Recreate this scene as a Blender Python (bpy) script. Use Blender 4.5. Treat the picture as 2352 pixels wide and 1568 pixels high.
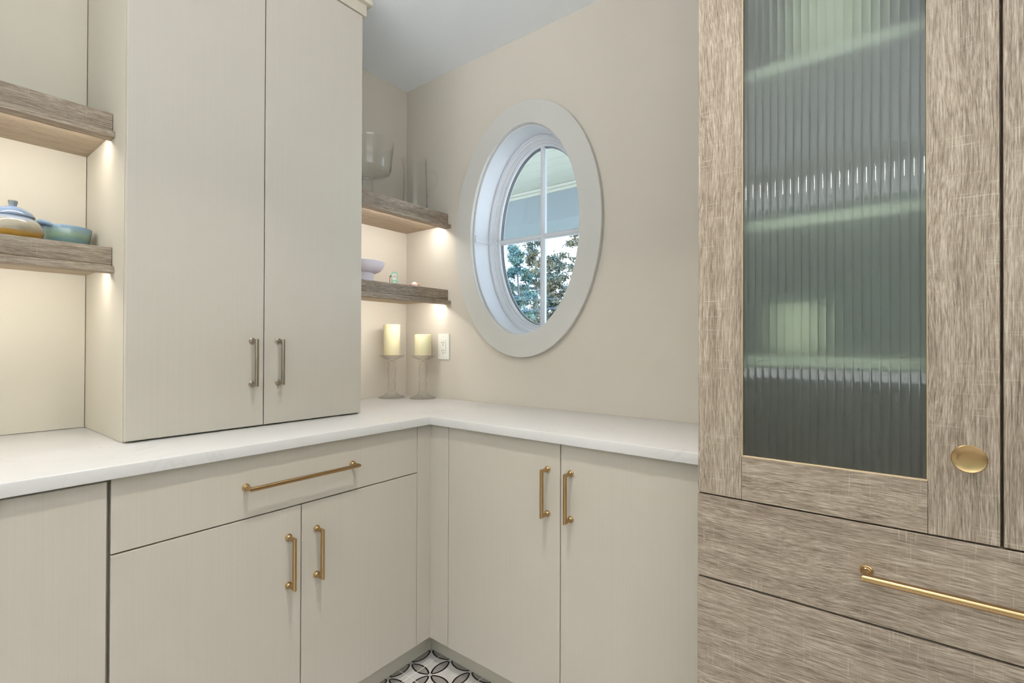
import bpy, bmesh, math, random
from mathutils import Vector, Matrix

sc = bpy.context.scene
C = sc.collection
for o in list(bpy.data.objects):
    bpy.data.objects.remove(o)

# ------------------------------------------------------------------ camera
CAM = Vector((-1.6602, -1.9874, 1.1765))
FL, YAW, PITCH, ROLL = 1115.02, .659907, .00543955, .00338231
fw = Vector((math.cos(YAW)*math.cos(PITCH), math.sin(YAW)*math.cos(PITCH), math.sin(PITCH)))
rt = Vector((math.sin(YAW), -math.cos(YAW), 0)); up = rt.cross(fw)
rt2 = rt*math.cos(ROLL) + up*math.sin(ROLL); up2 = up*math.cos(ROLL) - rt*math.sin(ROLL)
cam_d = bpy.data.cameras.new('camera'); cam = bpy.data.objects.new('camera', cam_d); C.objects.link(cam)
cam_d.sensor_width = 36; cam_d.lens = FL/2352*36; cam_d.clip_start = .02; cam_d.clip_end = 300
cam.matrix_world = Matrix(((rt2.x, up2.x, -fw.x, CAM.x), (rt2.y, up2.y, -fw.y, CAM.y), (rt2.z, up2.z, -fw.z, CAM.z), (0, 0, 0, 1)))
sc.camera = cam

# ------------------------------------------------------------------ world (overcast sky), view, light levels
SKY = 10.4            # overcast sky radiance
DOWN_W = 7.2        # watts of one recessed ceiling lamp
LED = 88.0           # emission of the strips under the shelves
w = bpy.data.worlds.new('overcast'); sc.world = w; w.use_nodes = True
nt = w.node_tree; nt.nodes.clear()
wo = nt.nodes.new('ShaderNodeOutputWorld'); bg = nt.nodes.new('ShaderNodeBackground')
tc = nt.nodes.new('ShaderNodeTexCoord'); sx = nt.nodes.new('ShaderNodeSeparateXYZ'); rp = nt.nodes.new('ShaderNodeValToRGB')
nt.links.new(tc.outputs['Generated'], sx.inputs[0]); nt.links.new(sx.outputs['Z'], rp.inputs[0])
rp.color_ramp.elements[0].position = 0; rp.color_ramp.elements[0].color = (.79, .88, 1, 1)
rp.color_ramp.elements[1].position = 1; rp.color_ramp.elements[1].color = (.69, .815, 1, 1)
nt.links.new(rp.outputs[0], bg.inputs[0]); bg.inputs[1].default_value = SKY; nt.links.new(bg.outputs[0], wo.inputs[0])
sc.view_settings.view_transform = 'Standard'; sc.view_settings.look = 'None'
sc.view_settings.gamma = 1; sc.view_settings.exposure = 0.0; sc.view_settings.use_curve_mapping = False
sc.cycles.max_bounces = 9; sc.cycles.diffuse_bounces = 4; sc.cycles.glossy_bounces = 4
sc.cycles.transmission_bounces = 8; sc.cycles.transparent_max_bounces = 14
sc.cycles.use_light_tree = False
sc.cycles.use_adaptive_sampling = True; sc.cycles.adaptive_threshold = .12; sc.cycles.adaptive_min_samples = 20
sc.cycles.sample_clamp_indirect = 6; sc.cycles.blur_glossy = 0.6

def portal(loc, rot, sx_, sy_):
    d = bpy.data.lights.new('window_portal', 'AREA'); d.shape = 'RECTANGLE'; d.size = sx_; d.size_y = sy_
    d.cycles.is_portal = True
    o = bpy.data.objects.new('window_portal', d); C.objects.link(o); o.location = loc; o.rotation_euler = rot
portal((.19, -.757, 1.662), (0, math.radians(90), 0), .80, .50)         # oval window, daylight enters towards -x
portal((-3.79, -1.80, 1.66), (0, math.radians(-90), 0), 1.52, 3.0)  # invented window behind the camera, lets daylight in
portal((-2.1, -3.64, 1.66), (math.radians(90), 0, 0), 2.6, 1.52)           # invented window on the camera's right       # portal above: invented rear window

# ------------------------------------------------------------------ helpers
def srgb(r, g, b):
    f = lambda c: (c/255/12.92) if c/255 <= .04045 else ((c/255+.055)/1.055)**2.4
    return (f(r), f(g), f(b), 1)

class NT:
    def __init__(s, name):
        s.m = bpy.data.materials.new(name); s.m.use_nodes = True
        s.t = s.m.node_tree; s.t.nodes.clear()
        s.out = s.n('ShaderNodeOutputMaterial')
    def n(s, typ, **kw):
        nd = s.t.nodes.new(typ)
        for k, v in kw.items(): setattr(nd, k, v)
        return nd
    def l(s, a, b): s.t.links.new(a, b)
    def math(s, op, a, b=None, c=None):
        nd = s.n('ShaderNodeMath', operation=op)
        for i, v in enumerate((a, b, c)):
            if v is None: continue
            if hasattr(v, 'links'): s.l(v, nd.inputs[i])
            else: nd.inputs[i].default_value = v
        return nd.outputs[0]
    def ramp(s, fac, stops):
        nd = s.n('ShaderNodeValToRGB'); s.l(fac, nd.inputs[0]); e = nd.color_ramp.elements
        while len(e) < len(stops): e.new(.5)
        for i, (p, c) in enumerate(stops):
            e[i].position = p; e[i].color = c if len(c) == 4 else (*c, 1)
        return nd.outputs[0]
    def mix(s, fac, a, b, mode='MIX'):
        nd = s.n('ShaderNodeMix', data_type='RGBA', blend_type=mode)
        for i, v in ((0, fac), (6, a), (7, b)):
            if hasattr(v, 'links'): s.l(v, nd.inputs[i])
            else: nd.inputs[i].default_value = v
        return nd.outputs[2]
    def noise(s, vec, scale, detail=4, rough=.55, dist=0):
        nd = s.n('ShaderNodeTexNoise'); s.l(vec, nd.inputs['Vector']); nd.inputs['Scale'].default_value = scale
        nd.inputs['Detail'].default_value = detail; nd.inputs['Roughness'].default_value = rough; nd.inputs['Distortion'].default_value = dist
        return nd.outputs[0]
    def vmul(s, vec, xyz):
        nd = s.n('ShaderNodeVectorMath', operation='MULTIPLY'); s.l(vec, nd.inputs[0]); nd.inputs[1].default_value = xyz
        return nd.outputs[0]
    def coord(s, rnd=True):
        tcn = s.n('ShaderNodeTexCoord').outputs['Object']
        if not rnd: return tcn
        oi = s.n('ShaderNodeObjectInfo'); a = s.n('ShaderNodeVectorMath', operation='ADD')
        sc_ = s.n('ShaderNodeVectorMath', operation='SCALE'); sc_.inputs[0].default_value = (13.1, 7.7, 9.3); s.l(oi.outputs['Random'], sc_.inputs['Scale'])
        s.l(tcn, a.inputs[0]); s.l(sc_.outputs[0], a.inputs[1])
        return a.outputs[0]
    def bump(s, h, strength, dist):
        nd = s.n('ShaderNodeBump'); s.l(h, nd.inputs['Height']); nd.inputs['Strength'].default_value = strength; nd.inputs['Distance'].default_value = dist
        return nd.outputs[0]
    def bsdf(s, color=None, rough=.5, metal=0, spec=.5, normal=None, trans=0, ior=1.45, coat=0, sss=0, aniso=0):
        b = s.n('ShaderNodeBsdfPrincipled')
        if color is not None:
            if hasattr(color, 'links'): s.l(color, b.inputs['Base Color'])
            else: b.inputs['Base Color'].default_value = color
        if hasattr(rough, 'links'): s.l(rough, b.inputs['Roughness'])
        else: b.inputs['Roughness'].default_value = rough
        b.inputs['Metallic'].default_value = metal; b.inputs['Specular IOR Level'].default_value = spec
        b.inputs['Transmission Weight'].default_value = trans; b.inputs['IOR'].default_value = ior; b.inputs['Coat Weight'].default_value = coat
        if sss:
            b.inputs['Subsurface Weight'].default_value = sss; b.inputs['Subsurface Radius'].default_value = (1, .7, .35); b.inputs['Subsurface Scale'].default_value = .012
        if normal is not None: s.l(normal, b.inputs['Normal'])
        return b.outputs[0]
    def done(s, sh): s.l(sh, s.out.inputs[0]); return s.m

def m_plain(name, col, rough=.5, metal=0, spec=.5, **k):
    t = NT(name); return t.done(t.bsdf(col, rough, metal, spec, **k))

def m_paint(name, col, rough=.6, amt=.02):
    t = NT(name); n = t.noise(t.coord(False), 2.2, 1)
    c = t.mix(n, tuple(x*(1-amt) for x in col[:3])+(1,), tuple(min(1, x*(1+amt)) for x in col[:3])+(1,))
    return t.done(t.bsdf(c, rough, 0, .35))

def m_laminate(name, col, axis):
    """painted laminate with a fine vertical ribbed texture; axis = the horizontal axis of the face (0 x, 1 y)"""
    t = NT(name); v = t.coord()
    s1 = [8, 8, 1.6]; s1[axis] = 420
    s2 = [5, 5, .9]; s2[axis] = 200
    a = t.noise(t.vmul(v, s1), 1, 1); b = t.noise(t.vmul(v, s2), 1, 1)
    h = t.math('ADD', t.math('MULTIPLY', a, .7), t.math('MULTIPLY', b, .3))
    c = t.mix(t.ramp(h, [(.3, (0, 0, 0)), (.7, (1, 1, 1))]), tuple(x*.978 for x in col[:3])+(1,), tuple(min(1, x*1.018) for x in col[:3])+(1,))
    return t.done(t.bsdf(c, .42, 0, .45))

def m_wood(name, grain, third=None, dark=(100, 87, 74), mid=(150, 135, 119), light=(186, 173, 157)):
    """weathered oak laminate; grain = axis of the grain"""
    t = NT(name); v = t.coord()
    wv = t.noise(t.vmul(v, [3 if i == grain else 10 for i in range(3)]), 1, 1)
    add = t.n('ShaderNodeVectorMath', operation='ADD'); cmb = t.n('ShaderNodeCombineXYZ')
    off = t.math('MULTIPLY', t.math('SUBTRACT', wv, .5), .024)
    for i in range(3):
        if i != grain: t.l(off, cmb.inputs[i])
    t.l(v, add.inputs[0]); t.l(cmb.outputs[0], add.inputs[1]); v2 = add.outputs[0]
    ax = lambda along, across: [along if i == grain else across for i in range(3)]
    broad = t.noise(t.vmul(v2, ax(2.0, 45)), 1, 3, .6)
    streak = t.noise(t.vmul(v2, ax(22, 560)), 1, 3, .65)
    fine = t.noise(t.vmul(v2, ax(50, 1100)), 1, 2, .7)
    h = t.math('ADD', t.math('MULTIPLY', broad, .22), t.math('ADD', t.math('MULTIPLY', streak, .47), t.math('MULTIPLY', fine, .31)))
    c = t.ramp(h, [(.37, srgb(*dark)), (.50, srgb(*mid)), (.62, srgb(*light))])
    saw = t.noise(t.vmul(v, ax(380, 16)), 1, 2, .6)
    msk = t.noise(t.vmul(v, ax(9, 16)), 1, 2)
    sm = t.math('MULTIPLY', t.ramp(saw, [(.60, (0, 0, 0)), (.70, (1, 1, 1))]), t.ramp(msk, [(.40, (0, 0, 0)), (.60, (1, 1, 1))]))
    c = t.mix(t.math('MULTIPLY', sm, .38), c, srgb(198, 188, 174))
    pore = t.noise(t.vmul(v2, ax(26, 520)), 1, 1)
    c = t.mix(t.math('MULTIPLY', t.ramp(pore, [(.66, (0, 0, 0)), (.76, (1, 1, 1))]), .45), c, srgb(92, 80, 68))
    return t.done(t.bsdf(c, .55, 0, .35, t.bump(h, .5, .0010)))

def m_metal(name, col, rough):
    t = NT(name); v = t.coord(False); n = t.noise(t.vmul(v, (900, 900, 60)), 1, 2)
    return t.done(t.bsdf(col, t.math('ADD', t.math('MULTIPLY', n, .05), rough), 1, .5))

def m_glass(name, col, rough=0, ior=1.45, clear=.0):
    t = NT(name); g = t.bsdf(col, rough, 0, .5, trans=1, ior=ior)
    if clear:
        tr = t.n('ShaderNodeBsdfTransparent'); tr.inputs[0].default_value = (.97, .98, .97, 1)
        mx = t.n('ShaderNodeMixShader'); mx.inputs[0].default_value = clear; t.l(g, mx.inputs[1]); t.l(tr.outputs[0], mx.inputs[2]); g = mx.outputs[0]
    return t.done(g)

def m_emit(name, col, st):
    t = NT(name); e = t.n('ShaderNodeEmission'); e.inputs[0].default_value = col; e.inputs[1].default_value = st
    return t.done(e.outputs[0])

# ------------------------------------------------------------------ materials
CREAM = srgb(194, 187, 175)
M = {}
M['cream_x'] = m_laminate('cream_laminate_left_run', CREAM, 0)
M['cream_y'] = m_laminate('cream_laminate_right_run', CREAM, 1)
M['cream'] = m_paint('cream_smooth_panel', srgb(200, 193, 178), .45)
M['wall'] = m_paint('greige_wall_paint', srgb(211, 203, 191), .75)
M['ceil'] = m_paint('white_ceiling_paint', srgb(244, 249, 255), .8)
M['trim'] = m_paint('white_trim_paint', srgb(212, 215, 221), .4, 0)
M['casing'] = m_paint('grey_white_casing_paint', srgb(206, 204, 199), .45, .01)
M['wood_x'] = m_wood('oak_grain_along_x', 0)
M['wood_y'] = m_wood('oak_grain_along_y', 1)
M['wood_z'] = m_wood('oak_grain_vertical', 2)
M['wood_lit'] = m_wood('lit_oak_underside', 0, None, (150, 134, 114), (184, 167, 145), (206, 192, 171))  # separate panel; palette lightened to stand in for strip light on the undersides
M['oak_edge'] = m_plain('pale_oak_edge_band', srgb(196, 174, 142), .5)
M['brass'] = m_metal('brushed_brass', (.48, .325, .16, 1), .23)
M['nickel'] = m_metal('brushed_champagne_nickel', (.36, .31, .25, 1), .22)
M['dark'] = m_plain('dark_gap', (.012, .010, .008, 1), .9)
M['gasket'] = m_plain('grey_gasket', srgb(105, 110, 116), .6)
M['plate'] = m_plain('white_plastic', srgb(238, 236, 230), .3)
M['slot'] = m_plain('slot_black', (.03, .03, .03, 1), .7)
M['led'] = m_emit('warm_led', (1, .965, .90, 1), LED)
M['led_niche'] = m_emit('warm_led_niche', (1, .965, .90, 1), LED*.85)
M['glass'] = m_glass('clear_glass', (.97, .985, .98, 1), 0, 1.45, .6)


_t = NT('reeded_green_glass'); _b = _t.bsdf((.74, .85, .79, 1), .34, 0, .5, trans=1, ior=1.5, coat=1); _b.node.inputs['Coat Roughness'].default_value = .025; M['reed'] = _t.done(_b)
M['white_ceramic'] = m_plain('matte_white_ceramic', srgb(232, 226, 236), .45)

def m_window_glass(name='window_pane_glass', tint=(.86, .90, .93, 1), ior=1.35, edge=1.0):
    t = NT(name)
    tr = t.n('ShaderNodeBsdfTransparent')
    gl = t.n('ShaderNodeBsdfGlossy'); gl.inputs['Roughness'].default_value = .02
    lw = t.n('ShaderNodeLayerWeight'); lw.inputs[0].default_value = .5      # facing term only: the same from both sides of a thin wall
    t.l(t.mix(t.math('POWER', lw.outputs['Facing'], 7), tint, tuple(c*edge for c in tint[:3])+(1,)), tr.inputs[0])   # longer path through the glass at grazing view
    f0 = ((ior-1)/(ior+1))**2
    fr = t.math('ADD', t.math('MULTIPLY', t.math('POWER', lw.outputs['Facing'], 5), 1-f0), f0)
    mx = t.n('ShaderNodeMixShader'); t.l(fr, mx.inputs[0]); t.l(tr.outputs[0], mx.inputs[1]); t.l(gl.outputs[0], mx.inputs[2])
    return t.done(mx.outputs[0])
M['pane'] = m_window_glass()
M['holder'] = m_window_glass('thick_clear_glass', (.993, .993, .986, 1), 1.5, .36)
M['thin'] = m_window_glass('thin_clear_glass', (.998, .999, .998, 1), 1.36, .72)
M['thin_green'] = m_window_glass('thin_pale_green_glass', (.994, .997, .995, 1), 1.40, .58)

def m_quartz():
    t = NT('white_quartz'); v = t.coord(False)
    n = t.noise(v, 2.4, 5, .6, 1.6); ridge = t.math('ABSOLUTE', t.math('SUBTRACT', n, .5))
    vein = t.ramp(ridge, [(.0, (1, 1, 1)), (.012, (0, 0, 0))]); msk = t.noise(v, 3.1, 2)
    c = t.mix(t.math('MULTIPLY', t.math('MULTIPLY', vein, t.ramp(msk, [(.45, (0, 0, 0)), (.65, (1, 1, 1))])), .30), srgb(213, 211, 209), srgb(182, 178, 173))
    sp = t.noise(v, 900, 1)
    c = t.mix(t.math('MULTIPLY', t.ramp(sp, [(.72, (0, 0, 0)), (.8, (1, 1, 1))]), .25), c, srgb(192, 188, 182))
    return t.done(t.bsdf(c, .22, 0, .5))
M['quartz'] = m_quartz()

def m_tile():
    """encaustic print: interlocking circles drawn by black double arcs; petals grey"""
    t = NT('patterned_floor_tile'); g = t.n('ShaderNodeNewGeometry'); s = t.n('ShaderNodeSeparateXYZ'); t.l(g.outputs['Position'], s.inputs[0])
    P = .1018
    fx = t.math('FRACT', t.math('DIVIDE', t.math('ADD', s.outputs[0], .366+20*P), P))
    fy = t.math('FRACT', t.math('DIVIDE', t.math('ADD', s.outputs[1], .596+20*P), P))
    gx = t.math('SUBTRACT', 1, fx); gy = t.math('SUBTRACT', 1, fy)
    petal = None; line = None
    # leaf along each cell edge: bounded by arcs; distance to the four cell corners of the neighbouring cell centres
    R = .7071
    for (cx, cy) in ((.5, .5), (.5, -.5), (-.5, .5), (1.5, .5), (.5, 1.5)):
        dx = t.math('SUBTRACT', fx, cx); dy = t.math('SUBTRACT', fy, cy)
        d = t.math('SQRT', t.math('ADD', t.math('MULTIPLY', dx, dx), t.math('MULTIPLY', dy, dy)))
        ln = t.math('LESS_THAN', t.math('ABSOLUTE', t.math('SUBTRACT', d, .665)), .029)
        ins = t.math('LESS_THAN', d, .665)
        line = ln if line is None else t.math('MAXIMUM', line, ln)
        petal = ins if petal is None else t.math('ADD', petal, ins)
    leaf = t.math('GREATER_THAN', petal, 1.5)
    v = t.coord(False); n = t.noise(v, 40, 3)
    base = t.mix(n, srgb(206, 200, 194), srgb(216, 211, 206)); grey = t.mix(n, srgb(150, 143, 136), srgb(164, 157, 150))
    c = t.mix(leaf, base, grey); c = t.mix(line, c, srgb(24, 20, 18))
    # small square nodes where the petals meet
    mx = t.math('MINIMUM', fx, gx); my = t.math('MINIMUM', fy, gy)
    nd = t.math('MULTIPLY', t.math('LESS_THAN', mx, .075), t.math('LESS_THAN', my, .075))
    c = t.mix(nd, c, srgb(190, 184, 178))
    return t.done(t.bsdf(c, .4, 0, .4))
M['tile'] = m_tile()
M['grout'] = m_plain('pale_grout', srgb(226, 222, 217), .8)

# ------------------------------------------------------------------ mesh helpers
def box(bm, x0, x1, y0, y1, z0, z1, bev=0, seg=2):
    b2 = bmesh.new()
    vs = [b2.verts.new((x, y, z)) for x in (x0, x1) for y in (y0, y1) for z in (z0, z1)]
    for f in ((0, 1, 3, 2), (4, 6, 7, 5), (0, 4, 5, 1), (2, 3, 7, 6), (0, 2, 6, 4), (1, 5, 7, 3)):
        b2.faces.new([vs[i] for i in f])
    bmesh.ops.recalc_face_normals(b2, faces=b2.faces)
    if bev: bmesh.ops.bevel(b2, geom=list(b2.edges), offset=bev, segments=seg, affect='EDGES', profile=.5)
    merge(bm, b2)

def merge(bm, b2):
    me = bpy.data.meshes.new('tmp'); b2.to_mesh(me); b2.free(); bm.from_mesh(me); bpy.data.meshes.remove(me)

def lathe(bm, prof, center=(0, 0, 0), n=48, axis='z', squash=None):
    """prof: list of (r, h). Ends with r==0 are closed to a pole."""
    cx, cy, cz = center; rings = []
    def P(r, h, a):
        u, v = r*math.cos(a), r*math.sin(a)
        if squash: u *= squash[0]; v *= squash[1]
        return {'z': (cx+u, cy+v, cz+h), 'y': (cx+u, cy+h, cz+v), 'x': (cx+h, cy+u, cz+v)}[axis]
    for r, h in prof:
        if r <= 1e-7: rings.append([bm.verts.new(P(0, h, 0))])
        else: rings.append([bm.verts.new(P(r, h, 2*math.pi*i/n)) for i in range(n)])
    fs = []
    for a, b in zip(rings, rings[1:]):
        for i in range(n):
            j = (i+1) % n
            if len(a) == 1 and len(b) == 1: continue
            if len(a) == 1: fs.append(bm.faces.new((a[0], b[j], b[i])))
            elif len(b) == 1: fs.append(bm.faces.new((a[i], a[j], b[0])))
            else: fs.append(bm.faces.new((a[i], a[j], b[j], b[i])))
    return fs

def tube(bm, pts, r, n=16, cap=True, rz=None, dome=False):
    """mitred sweep of a circle along a polyline"""
    pts = [Vector(p) for p in pts]; rings = []
    t0 = (pts[1]-pts[0]).normalized(); ref = Vector((0, 0, 1)) if abs(t0.z) < .9 else Vector((0, 1, 0))
    u = t0.cross(ref).normalized(); v = t0.cross(u).normalized()
    for k, p in enumerate(pts):
        tin = (pts[k]-pts[k-1]).normalized() if k else (pts[1]-pts[0]).normalized()
        tout = (pts[k+1]-pts[k]).normalized() if k < len(pts)-1 else tin
        if k:
            # transport frame through previous bend
            pt = (pts[k-1]-pts[k-2]).normalized() if k > 1 else tin
            q = pt.rotation_difference(tin); u = q @ u; v = q @ v
        nrm = (tin+tout).normalized(); rr = r[k] if isinstance(r, (list, tuple)) else r
        ring = []
        for i in range(n):
            a = 2*math.pi*i/n; q = p + (u*math.cos(a)+v*math.sin(a))*rr
            d = (p-q).dot(nrm)/tin.dot(nrm); ring.append(bm.verts.new(q+tin*d))
        rings.append(ring)
    for a, b in zip(rings, rings[1:]):
        for i in range(n):
            j = (i+1) % n; bm.faces.new((a[i], a[j], b[j], b[i]))
    if cap:
        bm.faces.new(list(reversed(rings[0]))); bm.faces.new(rings[-1])

def link(name, bm, mat, smooth=False, sharp=None):
    bmesh.ops.recalc_face_normals(bm, faces=bm.faces)
    me = bpy.data.meshes.new(name); bm.to_mesh(me); bm.free()
    for mt in (mat if isinstance(mat, (list, tuple)) else [mat]): me.materials.append(mt)
    if smooth:
        me.polygons.foreach_set('use_smooth', [True]*len(me.polygons))
        me.set_sharp_from_angle(angle=math.radians(sharp or 35))
    o = bpy.data.objects.new(name, me); C.objects.link(o); return o

ORIGIN = {}
def thing(name, loc, label=None, cat=None, group=None, kind=None):
    o = bpy.data.objects.new(name, None); C.objects.link(o); o.empty_display_size = .05
    o.location = loc; ORIGIN[o] = Vector(loc); tag(o, label, cat, group, kind); return o
def tag(o, label=None, cat=None, group=None, kind=None):
    if label: o['label'] = label
    if cat: o['category'] = cat
    if group: o['group'] = group
    if kind: o['kind'] = kind
    return o
def part(name, bm, mat, parent, smooth=False, sharp=None, label=None, kind=None):
    """bm is in world coordinates; the part sits at its parent's origin"""
    org = ORIGIN.get(parent, Vector((0, 0, 0)))
    bmesh.ops.translate(bm, verts=bm.verts, vec=-org)
    o = link(name, bm, mat, smooth, sharp); o.parent = parent; ORIGIN[o] = org
    return tag(o, label, None, None, kind)
def solo(name, bm, mat, loc, label=None, cat=None, group=None, kind=None, smooth=False, sharp=None):
    bmesh.ops.translate(bm, verts=bm.verts, vec=-Vector(loc))
    o = link(name, bm, mat, smooth, sharp); o.location = loc; ORIGIN[o] = Vector(loc)
    return tag(o, label, cat, group, kind)
def bpart(name, b, mat, parent, bev=.0012, **k):
    bm = bmesh.new(); box(bm, *b, bev=bev); return part(name, bm, mat, parent, **k)

# ------------------------------------------------------------------ room shell
ZC = 2.49; XB, YF = -3.6, -3.5          # ceiling height, wall behind the camera, wall on the camera's right
ZT = .914                                # worktop height
# oval window constants
WY, WZ, WA, WB = -.757, 1.662, .285, .446   # centre and inner half axes of the casing

def oval(t, d=0):
    y, z = WA*math.cos(t), WB*math.sin(t)
    n = Vector((math.cos(t)/WA, math.sin(t)/WB)).normalized()
    return WY+y+n.x*d, WZ+z+n.y*d

bm = bmesh.new()
y0, y1, z0, z1 = YF-.1, .1, -.02, ZC+.02
N = 144; ang = [2*math.pi*i/N for i in range(N)]
HOLE = .012
def ray_rect(t):
    y, z = oval(t, HOLE); d = Vector((y-WY, z-WZ)); k = 1e9
    if d.x > 1e-9: k = min(k, (y1-WY)/d.x)
    if d.x < -1e-9: k = min(k, (y0-WY)/d.x)
    if d.y > 1e-9: k = min(k, (z1-WZ)/d.y)
    if d.y < -1e-9: k = min(k, (z0-WZ)/d.y)
    return WY+d.x*k, WZ+d.y*k
for X in (0, .18):
    inn = [bm.verts.new((X, *oval(t, HOLE))) for t in ang]; out = [bm.verts.new((X, *ray_rect(t))) for t in ang]
    cor = {}
    for i in range(N):
        j = (i+1) % N; a, b = out[i].co, out[j].co
        if abs(a.y-b.y) > 1e-6 and abs(a.z-b.z) > 1e-6:
            cy = y1 if max(a.y, b.y) > y1-1e-6 else y0; cz = z1 if max(a.z, b.z) > z1-1e-6 else z0
            bm.faces.new((inn[i], out[i], bm.verts.new((X, cy, cz)), out[j], inn[j]))
        else: bm.faces.new((inn[i], out[i], out[j], inn[j]))
    if X == 0: inn0 = inn
for i in range(N):
    j = (i+1) % N; bm.faces.new((inn0[i], inn0[j], inn[j], inn[i]))
solo('wall_right', bm, M['wall'], (0, 0, 0), kind='structure')

bm = bmesh.new(); box(bm, XB-.1, 0, 0, .12, -.02, ZC+.02); solo('wall_left', bm, M['wall'], (0, 0, 0), kind='structure')
bm = bmesh.new(); fx0, fx1, fz0, fz1 = -3.4, -.8, .90, 2.42
box(bm, XB-.1, fx0, YF-.12, YF, -.02, ZC+.02); box(bm, fx1, 0, YF-.12, YF, -.02, ZC+.02); box(bm, fx0, fx1, YF-.12, YF, -.02, fz0); box(bm, fx0, fx1, YF-.12, YF, fz1, ZC+.02)
solo('wall_front', bm, M['wall'], (0, YF, 0), kind='structure')
w3 = thing('added_window_3', (-2.1, YF, fz0), kind='structure')  # invented side window, added as a daylight source
for nm, b in (('sill', (fx0, fx1, YF-.10, YF+.03, fz0, fz0+.03)), ('head', (fx0, fx1, YF-.10, YF-.04, fz1-.04, fz1)), ('side_frame', (fx0, fx0+.04, YF-.10, YF-.04, fz0+.03, fz1-.04)), ('side_frame', (fx1-.04, fx1, YF-.10, YF-.04, fz0+.03, fz1-.04)), ('mullion', (-2.12, -2.08, YF-.10, YF-.04, fz0+.03, fz1-.04))):
    bpart(nm, b, M['trim'], w3)
bm = bmesh.new()                        # wall behind the camera with a large invented window opening for daylight
by0, by1, bz0, bz1 = -3.3, -.3, .90, 2.42
box(bm, XB-.18, XB, YF, by0, -.02, ZC+.02); box(bm, XB-.18, XB, by1, 0, -.02, ZC+.02)
box(bm, XB-.18, XB, by0, by1, -.02, bz0); box(bm, XB-.18, XB, by0, by1, bz1, ZC+.02)
solo('wall_back', bm, M['wall'], (XB, 0, 0), kind='structure')
w2 = thing('added_window_2', (XB, (by0+by1)/2, bz0), kind='structure')  # invented rear window, added to give the daylight a source
for nm, b in (('sill', (XB-.15, XB+.03, by0, by1, bz0, bz0+.03)), ('head', (XB-.12, XB-.04, by0, by1, bz1-.05, bz1)), ('side_frame', (XB-.12, XB-.04, by0, by0+.05, bz0+.03, bz1-.05)),
              ('side_frame', (XB-.12, XB-.04, by1-.05, by1, bz0+.03, bz1-.05)), ('mullion', (XB-.12, XB-.04, -1.88, -1.82, bz0+.03, bz1-.05))):
    bpart(nm, b, M['trim'], w2)
bm = bmesh.new(); box(bm, XB-.1, 0, YF, 0, ZC, ZC+.1); solo('ceiling', bm, M['ceil'], (0, 0, ZC), kind='structure')

bm = bmesh.new(); box(bm, XB-1.4, XB-.19, YF-1.3, .12, ZC+.03, ZC+.12); box(bm, XB-.189, .18, YF-1.3, YF-.121, ZC+.03, ZC+.12)
solo('sky_block_eaves', bm, M['trim'], (XB, YF, ZC), label='added white eaves that cut high sky at the rear windows', kind='structure')  # unseen, added to keep high sky light off the base doors
# floor: grout bed, single tiles where the photo shows them, the rest of the room joined
bm = bmesh.new(); box(bm, XB, 0, YF, 0, -.06, -.0012); floor = solo('floor', bm, M['grout'], (0, 0, 0), kind='structure')
T = .2036; GX, GY = -.520, -.649
bm = bmesh.new(); hw = T/2-.0015
box(bm, -hw, hw, -hw, hw, -.008, 0, bev=.0008, seg=1); tile_me = link('tile', bm, M['tile']); C.objects.unlink(tile_me)
rest = bmesh.new()
for i in range(-22, 3):
    for j in range(-16, 4):
        cx, cy = GX+T*(i+.5), GY+T*(j+.5)
        if cx-hw > -.05 or cx+hw < XB+.02 or cy-hw > -.05 or cy+hw < YF: continue
        if -1.25 < cx < -.25 and -1.4 < cy < -.5:
            o = bpy.data.objects.new('tile', tile_me.data); C.objects.link(o); o.location = (cx, cy, 0); o.parent = floor
        else:
            box(rest, max(cx-hw, XB+.001), min(cx+hw, -.001), max(cy-hw, YF+.001), min(cy+hw, -.001), -.008, 0)
part('tile_field', rest, M['tile'], floor, kind='stuff')
bpy.data.objects.remove(tile_me)

# ------------------------------------------------------------------ oval window
win = thing('window_1', (0, WY, WZ-WB), label='white oval window with four panes', kind='structure')
def sweep(prof, closed=True, n=160):
    bm = bmesh.new(); rings = []
    for i in range(n):
        t = 2*math.pi*i/n; rings.append([bm.verts.new((x, *oval(t, d))) for d, x in prof])
    m = len(prof)
    for i in range(n):
        a, b = rings[i], rings[(i+1) % n]
        for k in range(m if closed else m-1):
            bm.faces.new((a[k], a[(k+1) % m], b[(k+1) % m], b[k]))
    return bm
part('casing', sweep([(0, -.001), (0, -.019), (.002, -.021), (.094, -.021), (.096, -.019), (.096, -.001)]), M['casing'], win, True, 30)
part('jamb', sweep([(.011, .0), (-.0055, .0), (-.007, .0015), (-.007, .100), (.011, .100)]), M['trim'], win, True, 30)
part('outer_moulding', sweep([(.011, .1005), (-.016, .1005), (-.0175, .102), (-.0175, .108), (-.022, .111), (-.0235, .1125), (-.0235, .118), (.011, .118)]), M['trim'], win, True, 30)
part('inner_moulding', sweep([(.011, .1185), (-.026, .1185), (-.0285, .121), (-.0285, .127), (-.032, .129), (-.034, .131), (-.034, .178), (.011, .178)]), M['trim'], win, True, 30)
sash = part('sash', sweep([(-.0345, .134), (-.043, .1345), (-.0455, .137), (-.0455, .146), (-.0345, .146)]), M['trim'], win, True, 30)
part('gasket', sweep([(-.0345, .1465), (-.0475, .1465), (-.0475, .1605), (-.0345, .1605)]), M['gasket'], win, True, 30)
part('glazing_bead', sweep([(-.0345, .1608), (-.0505, .1608), (-.0505, .1627), (-.0345, .1627)]), M['trim'], win, True, 30)
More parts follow.
